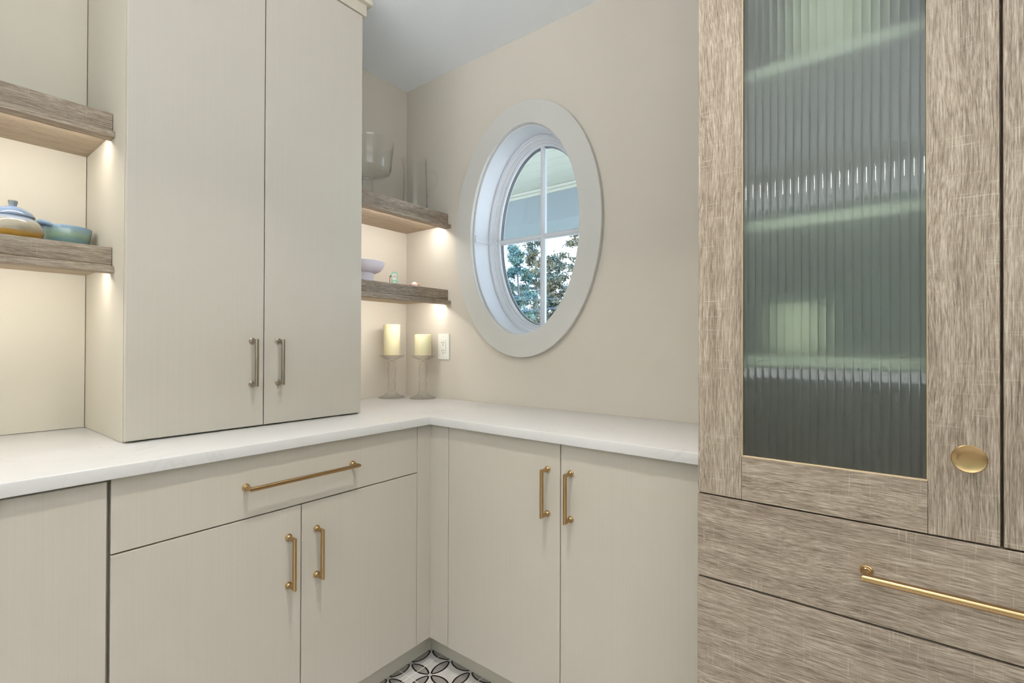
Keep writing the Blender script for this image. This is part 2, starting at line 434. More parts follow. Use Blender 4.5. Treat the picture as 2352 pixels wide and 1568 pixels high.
# four panes, each a quarter of the oval
GW = .0095
for qy, qz in ((1, 1), (-1, 1), (-1, -1), (1, -1)):
    bm = bmesh.new(); pts = [(GW*.2*qy, GW*.2*qz)]
    a_, b_ = WA-.044, WB-.044
    for k in range(25):
        t = math.pi/2*k/24; pts.append((qy*max(a_*math.cos(t), GW*.2), qz*max(b_*math.sin(t), GW*.2)))
    f = [bm.verts.new((.163, WY+p[0], WZ+p[1])) for p in pts]; g = [bm.verts.new((.167, WY+p[0], WZ+p[1])) for p in pts]
    bm.faces.new(f); bm.faces.new(list(reversed(g)))
    for k in range(len(pts)): bm.faces.new((f[k], f[(k+1) % len(pts)], g[(k+1) % len(pts)], g[k]))
    part('glass_pane', bm, M['pane'], win)
def muntin(vertical):
    bm = bmesh.new(); L = (WB if vertical else WA)-.040
    prof = [(-.0125, .1620), (-.0125, .148), (-.009, .144), (-.006, .1385), (.006, .1385), (.009, .144), (.0125, .148), (.0125, .1620)]
    r = []
    for e in (-L, L):
        r.append([bm.verts.new((x+(0 if vertical else .0004), WY+(s if vertical else e), WZ+(e if vertical else s))) for s, x in prof])
    m = len(prof)
    for k in range(m): bm.faces.new((r[0][k], r[0][(k+1) % m], r[1][(k+1) % m], r[1][k]))
    bm.faces.new(r[0]); bm.faces.new(r[1])
    return part('muntin', bm, M['trim'], win)
muntin(True); muntin(False)
# flat cover strips over the joint of the two frame halves, left and right
for s in (1, -1):
    bm = bmesh.new()
    ya = WY+s*(WA-.007)
    box(bm, .012, .100, min(ya, ya-s*.004), max(ya, ya-s*.004), WZ-.013, WZ+.011, bev=.0008)
    box(bm, .002, .013, min(ya, ya-s*.007), max(ya, ya-s*.007), WZ-.016, WZ+.015, bev=.0008)
    for xa, xb, d in ((.1, .119, .027), (.118, .135, .0375), (.133, .146, .048)):
        yb = WY+s*(WA-d); box(bm, xa, xb, min(yb, yb+s*.02), max(yb, yb+s*.02), WZ-.012, WZ+.011, bev=.0006)
    part('joint_strip', bm, M['trim'], win)

# ------------------------------------------------------------------ pulls and knobs
def pull(a, b, out, mat, parent, off=.033, r=.0058):
    """bar pull: two stepped rosettes, mitred posts and bar. a, b: mounting points, out: outward unit vector"""
    a, b, out = Vector(a), Vector(b), Vector(out); bm = bmesh.new()
    for p in (a, b):
        b2 = bmesh.new()
        lathe(b2, [(0, 0), (.0098, 0), (.0101, .0010), (.0098, .0030), (.0082, .0040), (.0079, .0060), (.0068, .0074), (0.0058, .0085), (0, .0085)], n=28)
        q = Vector((0, 0, 1)).rotation_difference(out)
        bmesh.ops.transform(b2, matrix=Matrix.Translation(p) @ q.to_matrix().to_4x4(), verts=b2.verts); merge(bm, b2)
    tube(bm, [a+out*.006, a+out*off, b+out*off, b+out*.006], r, n=20)
    return part('handle', bm, mat, parent, True, 40)

# ------------------------------------------------------------------ base cabinets, left run
YD, TD = -.66, .02           # door front plane and thickness
ZTOE = .10; ZD0, ZD1 = .103, .881
def carcass(parent, b, t=.018, front=None):
    """open box: sides, bottom, back, top rails joined as one body"""
    x0, x1, y0, y1, z0, z1 = b; bm = bmesh.new()
    box(bm, *b); return part('carcass', bm, M['cream'], parent)

cab = thing('base_cabinet', (-.93, -.33, ZTOE), 'cream base cabinet with one wide drawer above two doors', 'cabinet')
carcass(cab, (-1.3645, -.4995, YD+TD+.003, -.004, ZTOE, .884))
dr = bpart('drawer_front', (-1.3605, -.4985, YD, YD+TD, .7190, ZD1), M['cream_x'], cab)
pull((-1.082, YD, .800), (-.763, YD, .800), (0, -1, 0), M['brass'], dr)
for x0, x1, hx in ((-1.3605, -.9305, -.9665), (-.9275, -.4985, -.8825)):
    d = bpart('door', (x0, x1, YD, YD+TD, ZD0, .7155), M['cream_x'], cab)
    pull((hx, YD, .634), (hx, YD, .500), (0, -1, 0), M['brass'], d)

cab = thing('base_cabinet', (-1.68, -.33, ZTOE), 'plain cream base cabinet at the left edge with one tall panel', 'cabinet')
carcass(cab, (-1.99, -1.3745, YD+TD+.003, -.004, ZTOE, .884))
bpart('door', (-1.986, -1.3675, YD, YD+TD, ZD0, .8775), M['cream_x'], cab)

# corner filler strips
XD = -.435
fil = thing('corner_filler', (-.45, -.67, ZTOE), 'narrow cream corner filler between the two base cabinet runs', 'filler panel')
bpart('filler_strip', (-.4965, XD, YD, YD+TD, ZD0, ZD1), M['cream_x'], fil)
bpart('filler_strip', (XD, XD+TD, -.752, YD+TD, ZD0, ZD1), M['cream_y'], fil)

cab = thing('base_cabinet', (-.2, -1.2, ZTOE), 'cream base cabinet with two tall doors under the oval window', 'cabinet')
carcass(cab, (XD+TD+.003, -.004, -1.679, -.751, ZTOE, .884))
for ya, yb, hy in ((-1.2185, -.7545, -1.175), (-1.681, -1.2215, -1.2555)):
    d = bpart('door', (XD, XD+TD, ya, yb, ZD0, ZD1), M['cream_y'], cab)
    pull((XD, hy, .800), (XD, hy, .667), (-1, 0, 0), M['brass'], d)

toe = thing('toe_kick', (-.38, -.6, 0), 'recessed cream toe kick along the floor under both base runs', 'toe kick')
bpart('toe_board', (-1.99, -.363, -.592, -.576, .0005, ZTOE-.0005), M['cream'], toe)
bpart('toe_board', (-.364, -.348, -1.68, -.5925, .0005, ZTOE-.0005), M['cream'], toe)

# worktop
bm = bmesh.new(); XE, YE = -.455, -.680
poly = [(-2.3, -.003), (-.003, -.003), (-.003, -1.6815), (XE, -1.6815), (XE, YE), (-2.3, YE)]
b = [bm.verts.new((x, y, ZT-.0295)) for x, y in poly]; t = [bm.verts.new((x, y, ZT)) for x, y in poly]
bm.faces.new(list(reversed(b))); ft = bm.faces.new(t)
for k in range(6): bm.faces.new((b[k], b[(k+1) % 6], t[(k+1) % 6], t[k]))
bmesh.ops.recalc_face_normals(bm, faces=bm.faces)
bmesh.ops.bevel(bm, geom=[e for e in bm.edges if not (abs(e.verts[0].co.z-e.verts[1].co.z) > .01)], offset=.0025, segments=3, affect='EDGES', profile=.5)
solo('worktop', bm, M['quartz'], (-.5, -.5, ZT-.0295), 'white quartz worktop running around the corner', 'worktop', smooth=True, sharp=30)

# ------------------------------------------------------------------ tall wall cabinet on the worktop
YT = -.421
tall = thing('tall_cabinet', (-.92, -.2, ZT), 'tall cream two-door cabinet standing on the worktop with champagne handles', 'cabinet')
bm = bmesh.new(); box(bm, -1.280, -.5665, -.402, -.003, ZT+.0005, 2.414, bev=.0008); part('carcass', bm, M['cream'], tall)
for x0, x1, hx in ((-1.2795, -.9270, -.9620), (-.9240, -.5665, -.8800)):
    d = bpart('door', (x0, x1, YT, -.4050, ZT+.005, 2.411), M['cream_x'], tall, .0015)
    pull((hx, YT, 1.1835), (hx, YT, 1.0495), (0, -1, 0), M['nickel'], d)
bpart('frieze', (-1.2795, -.552, -.4255, -.003, 2.4145, 2.456), M['cream'], tall, .0008)
bpart('crown', (-1.2795, -.535, -.4425, -.003, 2.4563, 2.4745), M['cream'], tall, .002)
bpart('ceiling_filler', (-1.2795, -.575, -.40, -.003, 2.4748, 2.4895), M['cream'], tall, 0)

# niche back panel and far end panel, left of the tall cabinet
bm = bmesh.new(); box(bm, -2.2, -1.2815, -.012, -.0005, ZT+.001, 2.485, bev=.0005); solo('trim_1', bm, M['cream'], (-1.7, 0, ZT), label='smooth cream panel behind the open shelves', kind='structure')
bm = bmesh.new(); box(bm, -2.222, -2.2005, -.40, -.0005, ZT+.001, 2.485, bev=.0005); solo('trim_2', bm, M['cream'], (-2.21, -.2, ZT), label='cream end panel of the open shelf niche', kind='structure')

# ------------------------------------------------------------------ floating shelves with light strips
def shelf(x0, x1, zt, yb, yf, label, group, led='led'):
    """zt: top; yf: front of the main band. The lip board hangs a little lower and stands proud."""
    zl = zt-.054; zb = zt-.0705
    s = thing('floating_shelf', ((x0+x1)/2, (yb+yf)/2, zb), label, 'shelf', group)
    bpart('shelf_body', (x0, x1, yf, yb, zl+.0062, zt), M['wood_x'], s, .0008)
    bpart('bottom_panel', (x0, x1, yf+.002, yb, zl, zl+.006), M['wood_lit'], s, .0003)
    bpart('front_lip', (x0, x1+.0005, yf-.0205, yf+.021, zb, zl-.0003), M['wood_x'], s, .001)
    ch = bpart('light_channel', (x0+.003, x1-.003, yf+.0215, yf+.046, zl-.0035, zl-.0003), M['nickel'], s, 0)
    bm = bmesh.new(); box(bm, x0+.004, x1-.018, -.0045, .0045, -.0006, .0006)      # diffuser tilted towards the wall
    bmesh.ops.transform(bm, matrix=Matrix.Translation((0, yf+.0365, zl-.0068)) @ Matrix.Rotation(math.radians(28), 4, 'X'), verts=bm.verts)
    part('light_strip', bm, M[led], ch)
    return s
shelf(-.5660, -.0006, 1.803, -.0008, -.307, 'upper grey-brown oak floating shelf in the corner beside the oval window', 'corner shelves')
shelf(-.5660, -.0006, 1.437, -.0008, -.307, 'lower grey-brown oak floating shelf in the corner above the candles', 'corner shelves')
shelf(-2.2, -1.2808, 1.808, -.0128, -.296, 'upper oak floating shelf in the niche left of the tall cabinet', 'niche shelves', 'led_niche')
shelf(-2.2, -1.2808, 1.439, -.0128, -.296, 'lower oak floating shelf carrying the pottery in the left niche', 'niche shelves', 'led_niche')

# ------------------------------------------------------------------ oak display cabinet
XW = -.65; WT = .02; YA, YM, YZ = -1.682, -2.1195, -2.557
oak = thing('display_cabinet', (-.33, YM, 0), 'tall weathered oak cabinet with reeded green glass doors above wide drawers', 'cabinet')
XC = XW+WT+.0025
for nm, b, mt in (('side_panel', (XC, -.004, YA-.019, YA-.001, .0005, 2.44), 'wood_z'), ('side_panel', (XC, -.004, YZ+.001, YZ+.019, .0005, 2.44), 'wood_z'),
                  ('back_panel', (-.012, -.004, YZ+.02, YA-.02, .10, 2.44), 'cream'), ('top_panel', (XC, -.004, YZ, YA, 2.4405, 2.459), 'wood_y'),
                  ('deck_panel', (XC, -.013, YZ+.0195, YA-.0195, .862, .880), 'wood_y'), ('bottom_panel', (XC, -.013, YZ+.0195, YA-.0195, .082, .100), 'wood_y'),
                  ('toe_board', (XC+.06, XC+.076, YZ+.0195, YA-.0195, .0005, .0815), 'wood_y'), ('partition', (XC, -.013, YM-.009, YM+.009, .8805, 2.44), 'wood_z')):
    bpart(nm, b, M[mt], oak, .0006)
M['shelf_pale'] = m_plain('pale_shelf_laminate', srgb(206, 198, 182), .5)
for zt in (1.155, 1.422, 1.725, 2.06):
    for ya, yb in ((YM+.0095, YA-.0195), (YZ+.0195, YM-.0095)):
        bpart('shelf', (-.600, -.013, ya, yb, zt-.020, zt), M['shelf_pale'], oak, .0006)
def reeded(y0, y1, z0, z1, parent):
    bm = bmesh.new(); n = round((y1-y0)/.0127); p = (y1-y0)/n; S = 10; xf, xb, h = XW+.010, XW+.0145, .0015
    for i in range(n):
        pts = []
        for k in range(S+1):
            s = -1+2*k/S; pts.append((xf-h*math.sqrt(max(0, 1-(s*.96)**2)), y0+p*(i+(s+1)/2)))
        lo = [bm.verts.new((x, y, z0)) for x, y in pts]; hi = [bm.verts.new((x, y, z1)) for x, y in pts]
        for k in range(S): bm.faces.new((lo[k], lo[k+1], hi[k+1], hi[k]))
        b0 = [bm.verts.new((xb, pts[0][1], z0)), bm.verts.new((xb, pts[-1][1], z0))]; b1 = [bm.verts.new((xb, pts[0][1], z1)), bm.verts.new((xb, pts[-1][1], z1))]
        bm.faces.new((b0[0], b1[0], b1[1], b0[1]))
    org = ORIGIN[parent]; bmesh.ops.translate(bm, verts=bm.verts, vec=-org)
    for f in bm.faces: f.smooth = True
    for f in bm.faces:
        f.normal_update()
        c = f.calc_center_median().x+org.x
        if (c < xf+.001) != (f.normal.x < 0): f.normal_flip()
    me = bpy.data.meshes.new('glass_pane'); bm.to_mesh(me); bm.free(); me.materials.append(M['reed'])
    o = bpy.data.objects.new('glass_pane', me); C.objects.link(o); o.parent = parent; ORIGIN[o] = org
    o['label'] = 'green-tinted vertically reeded glass'
ZB, ZTP = .8795, 2.44; SW = .0813
for ya, yb, ky in ((YM+.002, YA, YM+.038), (YZ, YM-.002, YM-.047)):
    door = thing('door', (XW, (ya+yb)/2, ZB)); door.parent = oak; door.location = Vector(door.location)-ORIGIN[oak]; ORIGIN[door] = Vector((XW, (ya+yb)/2, ZB))
    bpart('stile', (XW, XW+WT, ya, ya+SW, ZB, ZTP), M['wood_z'], door, .0008)
    bpart('stile', (XW, XW+WT, yb-SW, yb, ZB, ZTP), M['wood_z'], door, .0008)
    bpart('rail', (XW, XW+WT, ya+SW+.0004, yb-SW-.0004, ZB, .9620), M['wood_y'], door, .0008)
    bpart('rail', (XW, XW+WT, ya+SW+.0004, yb-SW-.0004, ZTP-.0813, ZTP), M['wood_y'], door, .0008)
    for b in ((XW+.001, XW+.0095, ya+SW+.0004, yb-SW-.0004, .9620, .9632), (XW+.001, XW+.0095, ya+SW, ya+SW+.0011, .9632, ZTP-.0813), (XW+.001, XW+.0095, yb-SW-.0011, yb-SW, .9632, ZTP-.0813)):
        bpart('edge_band', b, M['oak_edge'], door, 0)
    reeded(ya+SW-.004, yb-SW+.004, .956, ZTP-.075, door)
    bm = bmesh.new()
    lathe(bm, [(0, 0), (.008, 0), (.0065, -.006), (.006, -.016), (.010, -.0205), (.0185, -.0225), (.0203, -.0242), (.0205, -.0256), (.0196, -.0266), (.0185, -.0262), (.0150, -.0250), (.008, -.0243), (0, -.0241)], (XW, ky, 1.0085), 40, 'x')
    part('knob', bm, M['brass'], door, True, 40)
for z0, z1, hz in ((.7130, .8765, .7990), (.4140, .7090, .5615), (.1050, .4100, .2575)):
    d = bpart('drawer_front', (XW-.0005, XW+WT, YZ, YA+.0006, z0, z1), M['wood_y'], oak, .001)
    pull((XW-.0005, -1.958, hz), (XW-.0005, -2.278, hz), (-1, 0, 0), M['brass'], d, r=.0062)

# crockery behind the reeded glass, seen only as pale blurs
POT = m_plain('cream_stoneware', srgb(236, 226, 200), .4)
bm = bmesh.new(); x, y, z = -.42, -1.895, 1.7252
lathe(bm, [(0, .003), (.055, .0005), (.075, .004), (.105, .05), (.118, .11), (.112, .17), (.095, .205), (.090, .225), (.097, .235), (.092, .237), (.084, .225), (.090, .200), (.106, .16), (.110, .11), (.098, .055), (.07, .014), (0, .010)], (x, y, z), 48)
solo('stoneware_crock', bm, POT, (x, y, z), 'large cream crock blurred behind the top of the reeded glass door', 'crock', smooth=True, sharp=45)
bm = bmesh.new(); x, y, z = -.50, -1.835, 1.1552
lathe(bm, [(0, .002), (.040, .0005), (.052, .004), (.060, .03), (.060, .075), (.052, .100), (.046, .106), (.044, .104), (.050, .096), (.056, .072), (.056, .03), (.046, .009), (0, .007)], (x, y, z), 40)
solo('stoneware_jar', bm, POT, (x, y, z), 'small cream jar blurred low behind the reeded glass door', 'jar', smooth=True, sharp=45)

# ------------------------------------------------------------------ recessed ceiling lamps
def downlight(x, y, label, k):
    L = thing('downlight', (x, y, ZC), label, 'ceiling light', 'recessed ceiling lamps')
    bm = bmesh.new(); lathe(bm, [(.052, -.001), (.078, -.001), (.080, -.003), (.074, -.006), (.056, -.007), (.052, -.003), (.052, -.001)], (x, y, ZC), 40); part('trim_ring', bm, M['trim'], L, True)
    bm = bmesh.new(); lathe(bm, [(0, -.001), (.051, -.001), (.051, -.0025), (0, -.003)], (x, y, ZC), 40); part('lens', bm, m_emit('lamp_lens', (1, .93, .84, 1), 4), L, True)
    ld = bpy.data.lights.new('lamp_light', 'AREA'); ld.shape = 'DISK'; ld.size = .10; ld.energy = DOWN_W*k; ld.color = (1, .95, .87); ld.spread = math.radians(100)
    lo = bpy.data.objects.new('lamp_light', ld); C.objects.link(lo); lo.parent = L; lo.location = (0, 0, -.009)
for x, y, s in ((-1.10, -1.40, 'recessed ceiling lamp over the corner in front of the base cabinets'), (-1.50, -1.95, 'recessed ceiling lamp just above the viewer'), (-1.25, -3.05, 'invented recessed ceiling lamp in front of the oak cabinet'), (-2.75, -1.25, 'invented recessed ceiling lamp behind the viewer near the left run'),
                (-2.75, -2.70, 'invented recessed ceiling lamp behind the viewer on the right')):
    downlight(x, y, s, 1 if x > -1.2 and y > -2 else .4)  # the three lamps behind the viewer are invented to light the room
pd = thing('added_pendant', (-3.0, -1.95, ZC), 'invented opal globe pendant behind the viewer for the glass glints', 'added pendant lamp')  # invented source, placed for the glints on the reeded glass
bm = bmesh.new(); lathe(bm, [(0, -.001), (.05, -.001), (.052, -.004), (.048, -.018), (.012, -.024), (0, -.024)], (-3.0, -1.95, ZC), 32); part('ceiling_rose', bm, M['brass'], pd, True, 40)
bm = bmesh.new(); tube(bm, [(-3.0, -1.95, ZC-.022), (-3.0, -1.95, 2.195)], .0025, 8); part('cord', bm, M['dark'], pd)
bm = bmesh.new(); lathe(bm, [(0, .062), (.016, .060), (.020, .040), (0, .036)], (-3.0, -1.95, 2.137), 24); part('cap', bm, M['brass'], pd, True, 40)
bm = bmesh.new(); lathe(bm, [(.045*math.sin(math.pi*k/14), -.045*math.cos(math.pi*k/14)) for k in range(15)], (-3.0, -1.95, 2.137), 28); part('globe', bm, m_emit('opal_globe', (1, .93, .82, 1), 90), pd, True, 60)

# ------------------------------------------------------------------ glassware on the upper corner shelf
S1, S2 = 1.8031, 1.4371
x, y = -.350, -.150
bm = bmesh.new()
lathe(bm, [(0, .004), (.030, .004), (.058, .002), (.062, .0005), (.0625, .003), (.058, .007), (.040, .013), (.031, .030), (.0265, .070), (.0255, .100), (.029, .114), (.040, .122), (.080, .128), (.098, .136), (.1045, .150),
           (.1085, .200), (.1155, .268), (.1165, .2705), (.1150, .2705), (.1125, .262), (.1055, .200), (.1015, .152), (.094, .142), (.075, .136), (.030, .134), (0, .134)], (x, y, S1), 64)
lathe(bm, [(0, .012), (.020, .014), (.0245, .030), (.0215, .070), (.020, .100), (.016, .112), (0, .116)], (x, y, S1), 48)
o = solo('trifle_bowl', bm, M['thin_green'], (x, y, S1), 'clear glass footed trifle bowl on the upper corner shelf', 'bowl', smooth=True, sharp=50)

x, y = -.0865, -.1665
pit = thing('pitcher', (x, y, S1), 'tall clear glass pitcher with looped handle on the upper corner shelf', 'pitcher')
bm = bmesh.new()
lathe(bm, [(0, .0005), (.056, .0005), (.0595, .004), (.060, .010), (.0585, .10), (.0555, .20), (.0535, .270), (.0543, .2765), (.0528, .2775), (.0515, .272), (.0530, .20), (.0560, .10), (.0570, .014), (.054, .010), (0, .009)], (x, y, S1), 64)
hd = Vector((.613, -.790, 0))           # handle direction; the spout is opposite
for v in bm.verts:
    h = v.co.z-S1; r = Vector((v.co.x-x, v.co.y-y, 0))
    if h > .225 and r.length > .02:
        k = max(0, -(r.normalized().dot(hd))); k = max(0, (k-.90)/.10); s = ((h-.225)/.0525)
        v.co -= hd*k*k*s*s*.016; v.co.z += k*k*s*s*.004
part('jug_body', bm, M['thin'], pit, True, 50)
bm = bmesh.new(); pts = []
base = Vector((x, y, S1))
for u, z in ((.0545, .206), (.062, .212), (.076, .217), (.090, .213), (.101, .201), (.1065, .184), (.106, .166), (.099, .149), (.087, .136), (.074, .127), (.064, .117), (.0588, .100), (.0585, .082)):
    pts.append(base+hd*u+Vector((0, 0, z)))
tube(bm, pts, [.0058, .0052, .005, .005, .005, .005, .005, .005, .005, .0055, .006, .0065, .004], 14)
part('handle', bm, M['holder'], pit, True, 60)

# ------------------------------------------------------------------ things on the lower corner shelf
x, y = -.389, -.165
bm = bmesh.new()
lathe(bm, [(0, .003), (.048, .002), (.056, 0), (.057, .003), (.053, .020), (.0515, .036), (.0525, .047), (.066, .050), (.082, .058), (.094, .073), (.0995, .090), (.1005, .0955), (.0985, .0965), (.0955, .090), (.090, .077), (.078, .064), (.05, .058), (0, .057)], (x, y, S2), 64)
solo('footed_bowl', bm, M['white_ceramic'], (x, y, S2), 'matte white footed bowl on the lower corner shelf', 'bowl', smooth=True, sharp=40)

# toy petrol pump
x, y = -.236, -.200
MINT = m_plain('mint_enamel', srgb(150, 214, 186), .35); WHT = m_plain('toy_white', srgb(240, 238, 230), .35); RED = m_plain('toy_coral', srgb(214, 120, 104), .45)
pump = thing('toy_petrol_pump', (x, y, S2), 'small mint green toy petrol pump with white dial on the lower shelf', 'toy')
fd = Vector((-.64, -.768, 0)); sd = Vector((.768, -.64, 0))          # facing direction, sideways
def fr(u, d, z): return Vector((x, y, S2))+sd*u+fd*d+Vector((0, 0, z))
def plate(pts, d0, d1, bev=0):
    bm = bmesh.new(); a = [bm.verts.new(fr(u, d0, z)) for u, z in pts]; b = [bm.verts.new(fr(u, d1, z)) for u, z in pts]
    bm.faces.new(a); bm.faces.new(list(reversed(b)))
    for k in range(len(pts)): bm.faces.new((a[k], a[(k+1) % len(pts)], b[(k+1) % len(pts)], b[k]))
    bmesh.ops.recalc_face_normals(bm, faces=bm.faces)
    if bev: bmesh.ops.bevel(bm, geom=list(bm.edges), offset=bev, segments=2, affect='EDGES')
    return bm
def arch(hw, z0, z1, r, n=6):
    p = [(-hw, z0), (hw, z0)]
    for k in range(n+1): a = math.pi/2*k/n; p.append((hw-r+r*math.cos(a), z1-r+r*math.sin(a)))
    for k in range(n+1): a = math.pi/2+math.pi/2*k/n; p.append((-hw+r+r*math.cos(a), z1-r+r*math.sin(a)))
    return p
part('pump_body', plate(arch(.0138, .0005, .0665, .009), -.009, .009, .0015), MINT, pump, True, 40)
fcm = part('dial', plate(arch(.0093, .029, .0595, .004), .0088, .0101, .0004), WHT, pump, True, 40)
part('dial_mark', plate([(-.001, .050), (.0025, .050), (.0025, .0535), (-.001, .0535)], .0101, .0104), m_plain('toy_grey', srgb(120, 120, 118), .5), fcm)
for u in (-.0055, -.0008, .0040):
    part('dial_digit', plate([(u, .0425), (u+.0032, .0425), (u+.0032, .0465), (u, .0465)], .0101, .0104), RED, fcm)
lp = part('name_plate', plate(arch(.0062, .0125, .0235, .0012, 3), .0088, .0102, .0003), WHT, pump, True, 40)
part('plate_print', plate([(-.003, .0165), (.0035, .0165), (.0035, .0188), (-.003, .0188)], .0102, .0104), m_plain('toy_pale_pink', srgb(232, 190, 178), .5), lp)
bm = bmesh.new(); tube(bm, [fr(-.0142, .001, .046), fr(-.0185, .001, .044), fr(-.0215, .002, .034), fr(-.0205, .002, .022), fr(-.0170, .002, .010), fr(-.0150, .002, .004)], .0016, 8); part('hose', bm, RED, pump, True, 60)
bm = bmesh.new(); tube(bm, [fr(-.0200, .002, .043), fr(-.0185, .002, .048), fr(-.0145, .001, .0515)], [.0016, .0026, .0014], 8); part('nozzle', bm, m_plain('toy_dark_green', srgb(70, 92, 76), .5), pump, True, 60)

# tiny rounded figurine
x, y = -.117, -.200
fig = thing('figurine', (x, y, S2), 'tiny white and pink domed figurine lying on the lower corner shelf', 'figurine')
PNK = m_plain('figurine_pink', srgb(240, 196, 186), .4)
bm = bmesh.new(); lathe(bm, [(0, .0005), (.016, .0005), (.0185, .006), (.0182, .016), (.015, .026), (.009, .0325), (0, .0350)], (x, y, S2), 28, squash=(1, .8)); part('figurine_body', bm, m_plain('figurine_white', srgb(246, 236, 232), .35), fig, True, 60)
bm = bmesh.new(); lathe(bm, [(.0150, .0185), (.0182, .0170), (.0190, .0195), (.0178, .0225), (.0150, .0215), (.0150, .0185)], (x, y, S2), 28, squash=(1, .8)); part('band', bm, PNK, fig, True, 60)
for s in (-1, 1):
    bm = bmesh.new(); b2 = bmesh.new(); bmesh.ops.create_uvsphere(b2, u_segments=14, v_segments=10, radius=.0048)
    bmesh.ops.translate(b2, verts=b2.verts, vec=(x+.62*s*.0215, y-.78*s*.0215*.9, S2+.0215)); merge(bm, b2)
    e = part('ear', bm, PNK, fig, True, 60)
    bm = bmesh.new(); b2 = bmesh.new(); bmesh.ops.create_uvsphere(b2, u_segments=12, v_segments=8, radius=.0030)
    bmesh.ops.translate(b2, verts=b2.verts, vec=(x+.62*s*.0215-.003, y-.78*s*.0215*.9-.0032, S2+.0205)); merge(bm, b2)
    part('ear_centre', bm, m_plain('figurine_red', srgb(176, 84, 66), .5), e, True, 60)

# ------------------------------------------------------------------ candles on glass holders
def m_wax():
    t = NT('ivory_wax'); v = t.coord(False); n = t.noise(v, 30, 3)
    return t.done(t.bsdf(t.mix(n, srgb(246, 236, 196), srgb(250, 242, 208)), .5, 0, .4, sss=.6))
WAX = m_wax()
def holder(x, y, h_c, lab_h, lab_c):
    bm = bmesh.new()
    lathe(bm, [(0, .003), (.030, .002), (.058, .0003), (.0615, .0015), (.062, .004), (.058, .0068), (.040, .012), (.030, .018), (.0245, .021), (.0255, .024), (.0245, .027), (.0200, .029), (.0205, .034), (.0190, .038), (.0175, .042),
               (.0185, .052), (.0200, .066), (.0195, .078), (.0165, .088), (.0152, .0925), (.0168, .098), (.0195, .110), (.0210, .128), (.0205, .145), (.0180, .158), (.0165, .163), (.0170, .166), (.0198, .170), (.0200, .175), (.0178, .180),
               (.0185, .184), (.030, .190), (.046, .1965), (.057, .2015), (.0582, .2035), (.0575, .2058), (.0560, .2058), (.050, .2040), (.0, .2030)], (x, y, ZT), 56)
    lathe(bm, [(0, .030), (.010, .032), (.0145, .044), (.0168, .066), (.0160, .078), (.0125, .0895), (.0120, .0925), (.0130, .097), (.0160, .110), (.0178, .128), (.0170, .145), (.0145, .157), (.0120, .163), (.014, .172), (.012, .178), (0, .182)], (x, y, ZT), 40)
    solo('candle_holder', bm, M['holder'], (x, y, ZT), lab_h, 'candle holder', 'glass candle holders', smooth=True, sharp=50)
    bm = bmesh.new(); r = .0398; z = ZT+.2062
    lathe(bm, [(0, .0005), (r-.001, .0005), (r, .002), (r, h_c-.004), (r-.0012, h_c-.001), (r-.004, h_c), (r-.010, h_c-.003), (.008, h_c-.005), (0, h_c-.005)], (x, y, z), 48)
    c = thing('candle', (x, y, z), lab_c, 'candle', 'ivory pillar candles')
    part('wax', bm, WAX, c, True, 45)
    bm = bmesh.new(); tube(bm, [(x, y, z+h_c-.006), (x+.0006, y, z+h_c-.001), (x+.0016, y, z+h_c+.0005)], .0011, 8); part('wick', bm, m_plain('wick', srgb(60, 52, 44), .9), c)
holder(-.156, -.083, .150, 'left glass candle holder under the taller candle, nearer the tall cabinet', 'taller ivory pillar candle on the left glass holder')
holder(-.081, -.222, .102, 'right glass candle holder under the shorter candle, beside the socket', 'shorter ivory pillar candle on the right glass holder')

# ------------------------------------------------------------------ wall socket
pl = thing('wall_socket', (0, -.283, 1.163), 'white double wall socket on the wall beside the short candle', 'socket')
yc, zc = -.283, 1.163
bpart('cover_plate', (-.0062, -.0004, yc-.0385, yc+.0385, zc-.0625, zc+.0625), M['plate'], pl, .0022)
ins = bpart('receptacle', (-.0085, -.0060, yc-.0165, yc+.0165, zc-.0335, zc+.0335), M['plate'], pl, .0006)
for dz in (.0175, -.0205):
    for dy, hh in ((.0062, .0044), (-.0062, .0036)):
        bpart('slot', (-.0089, -.0080, yc+dy-.0011, yc+dy+.0011, zc+dz+.002-hh, zc+dz+.002+hh), M['slot'], ins, 0)
    bm = bmesh.new(); lathe(bm, [(0, 0), (.0025, 0), (.0025, -.0009), (0, -.0009)], (-.0080, yc, zc+dz-.0095), 14, 'x'); part('earth_hole', bm, M['slot'], ins)
for dz in (.0485, -.0485):
    bm = bmesh.new(); lathe(bm, [(0, 0), (.0026, 0), (.0026, -.0006), (.0015, -.0011), (0, -.0011)], (-.0060, yc, zc+dz), 14, 'x'); sw = part('screw', bm, M['plate'], pl, True)
    bpart('screw_slot', (-.0074, -.0068, yc-.0004, yc+.0004, zc+dz-.002, zc+dz+.002), M['slot'], sw, 0)

# ------------------------------------------------------------------ pottery in the left niche
def m_glaze(name, cols, speck, zlow, zhigh):
    t = NT(name); v = t.coord(False); s = t.n('ShaderNodeSeparateXYZ'); t.l(v, s.inputs[0])
    n = t.noise(t.vmul(v, (18, 18, 60)), 1, 4); z = t.math('DIVIDE', t.math('SUBTRACT', s.outputs[2], zlow), zhigh-zlow)
    f = t.math('ADD', z, t.math('MULTIPLY', t.math('SUBTRACT', n, .5), .5))
    c = t.ramp(f, cols); sp = t.noise(v, 420, 2)
    c = t.mix(t.math('MULTIPLY', t.ramp(sp, [(.66, (0, 0, 0)), (.72, (1, 1, 1))]), .6), c, srgb(*speck))
    return t.done(t.bsdf(c, .14, 0, .5, coat=.3))
GL_POT = m_glaze('ochre_grey_glaze', [(.0, srgb(150, 110, 34)), (.28, srgb(176, 138, 60)), (.42, srgb(156, 146, 128)), (.75, srgb(172, 164, 146)), (1, srgb(176, 192, 214))], (110, 96, 70), 0, .062)
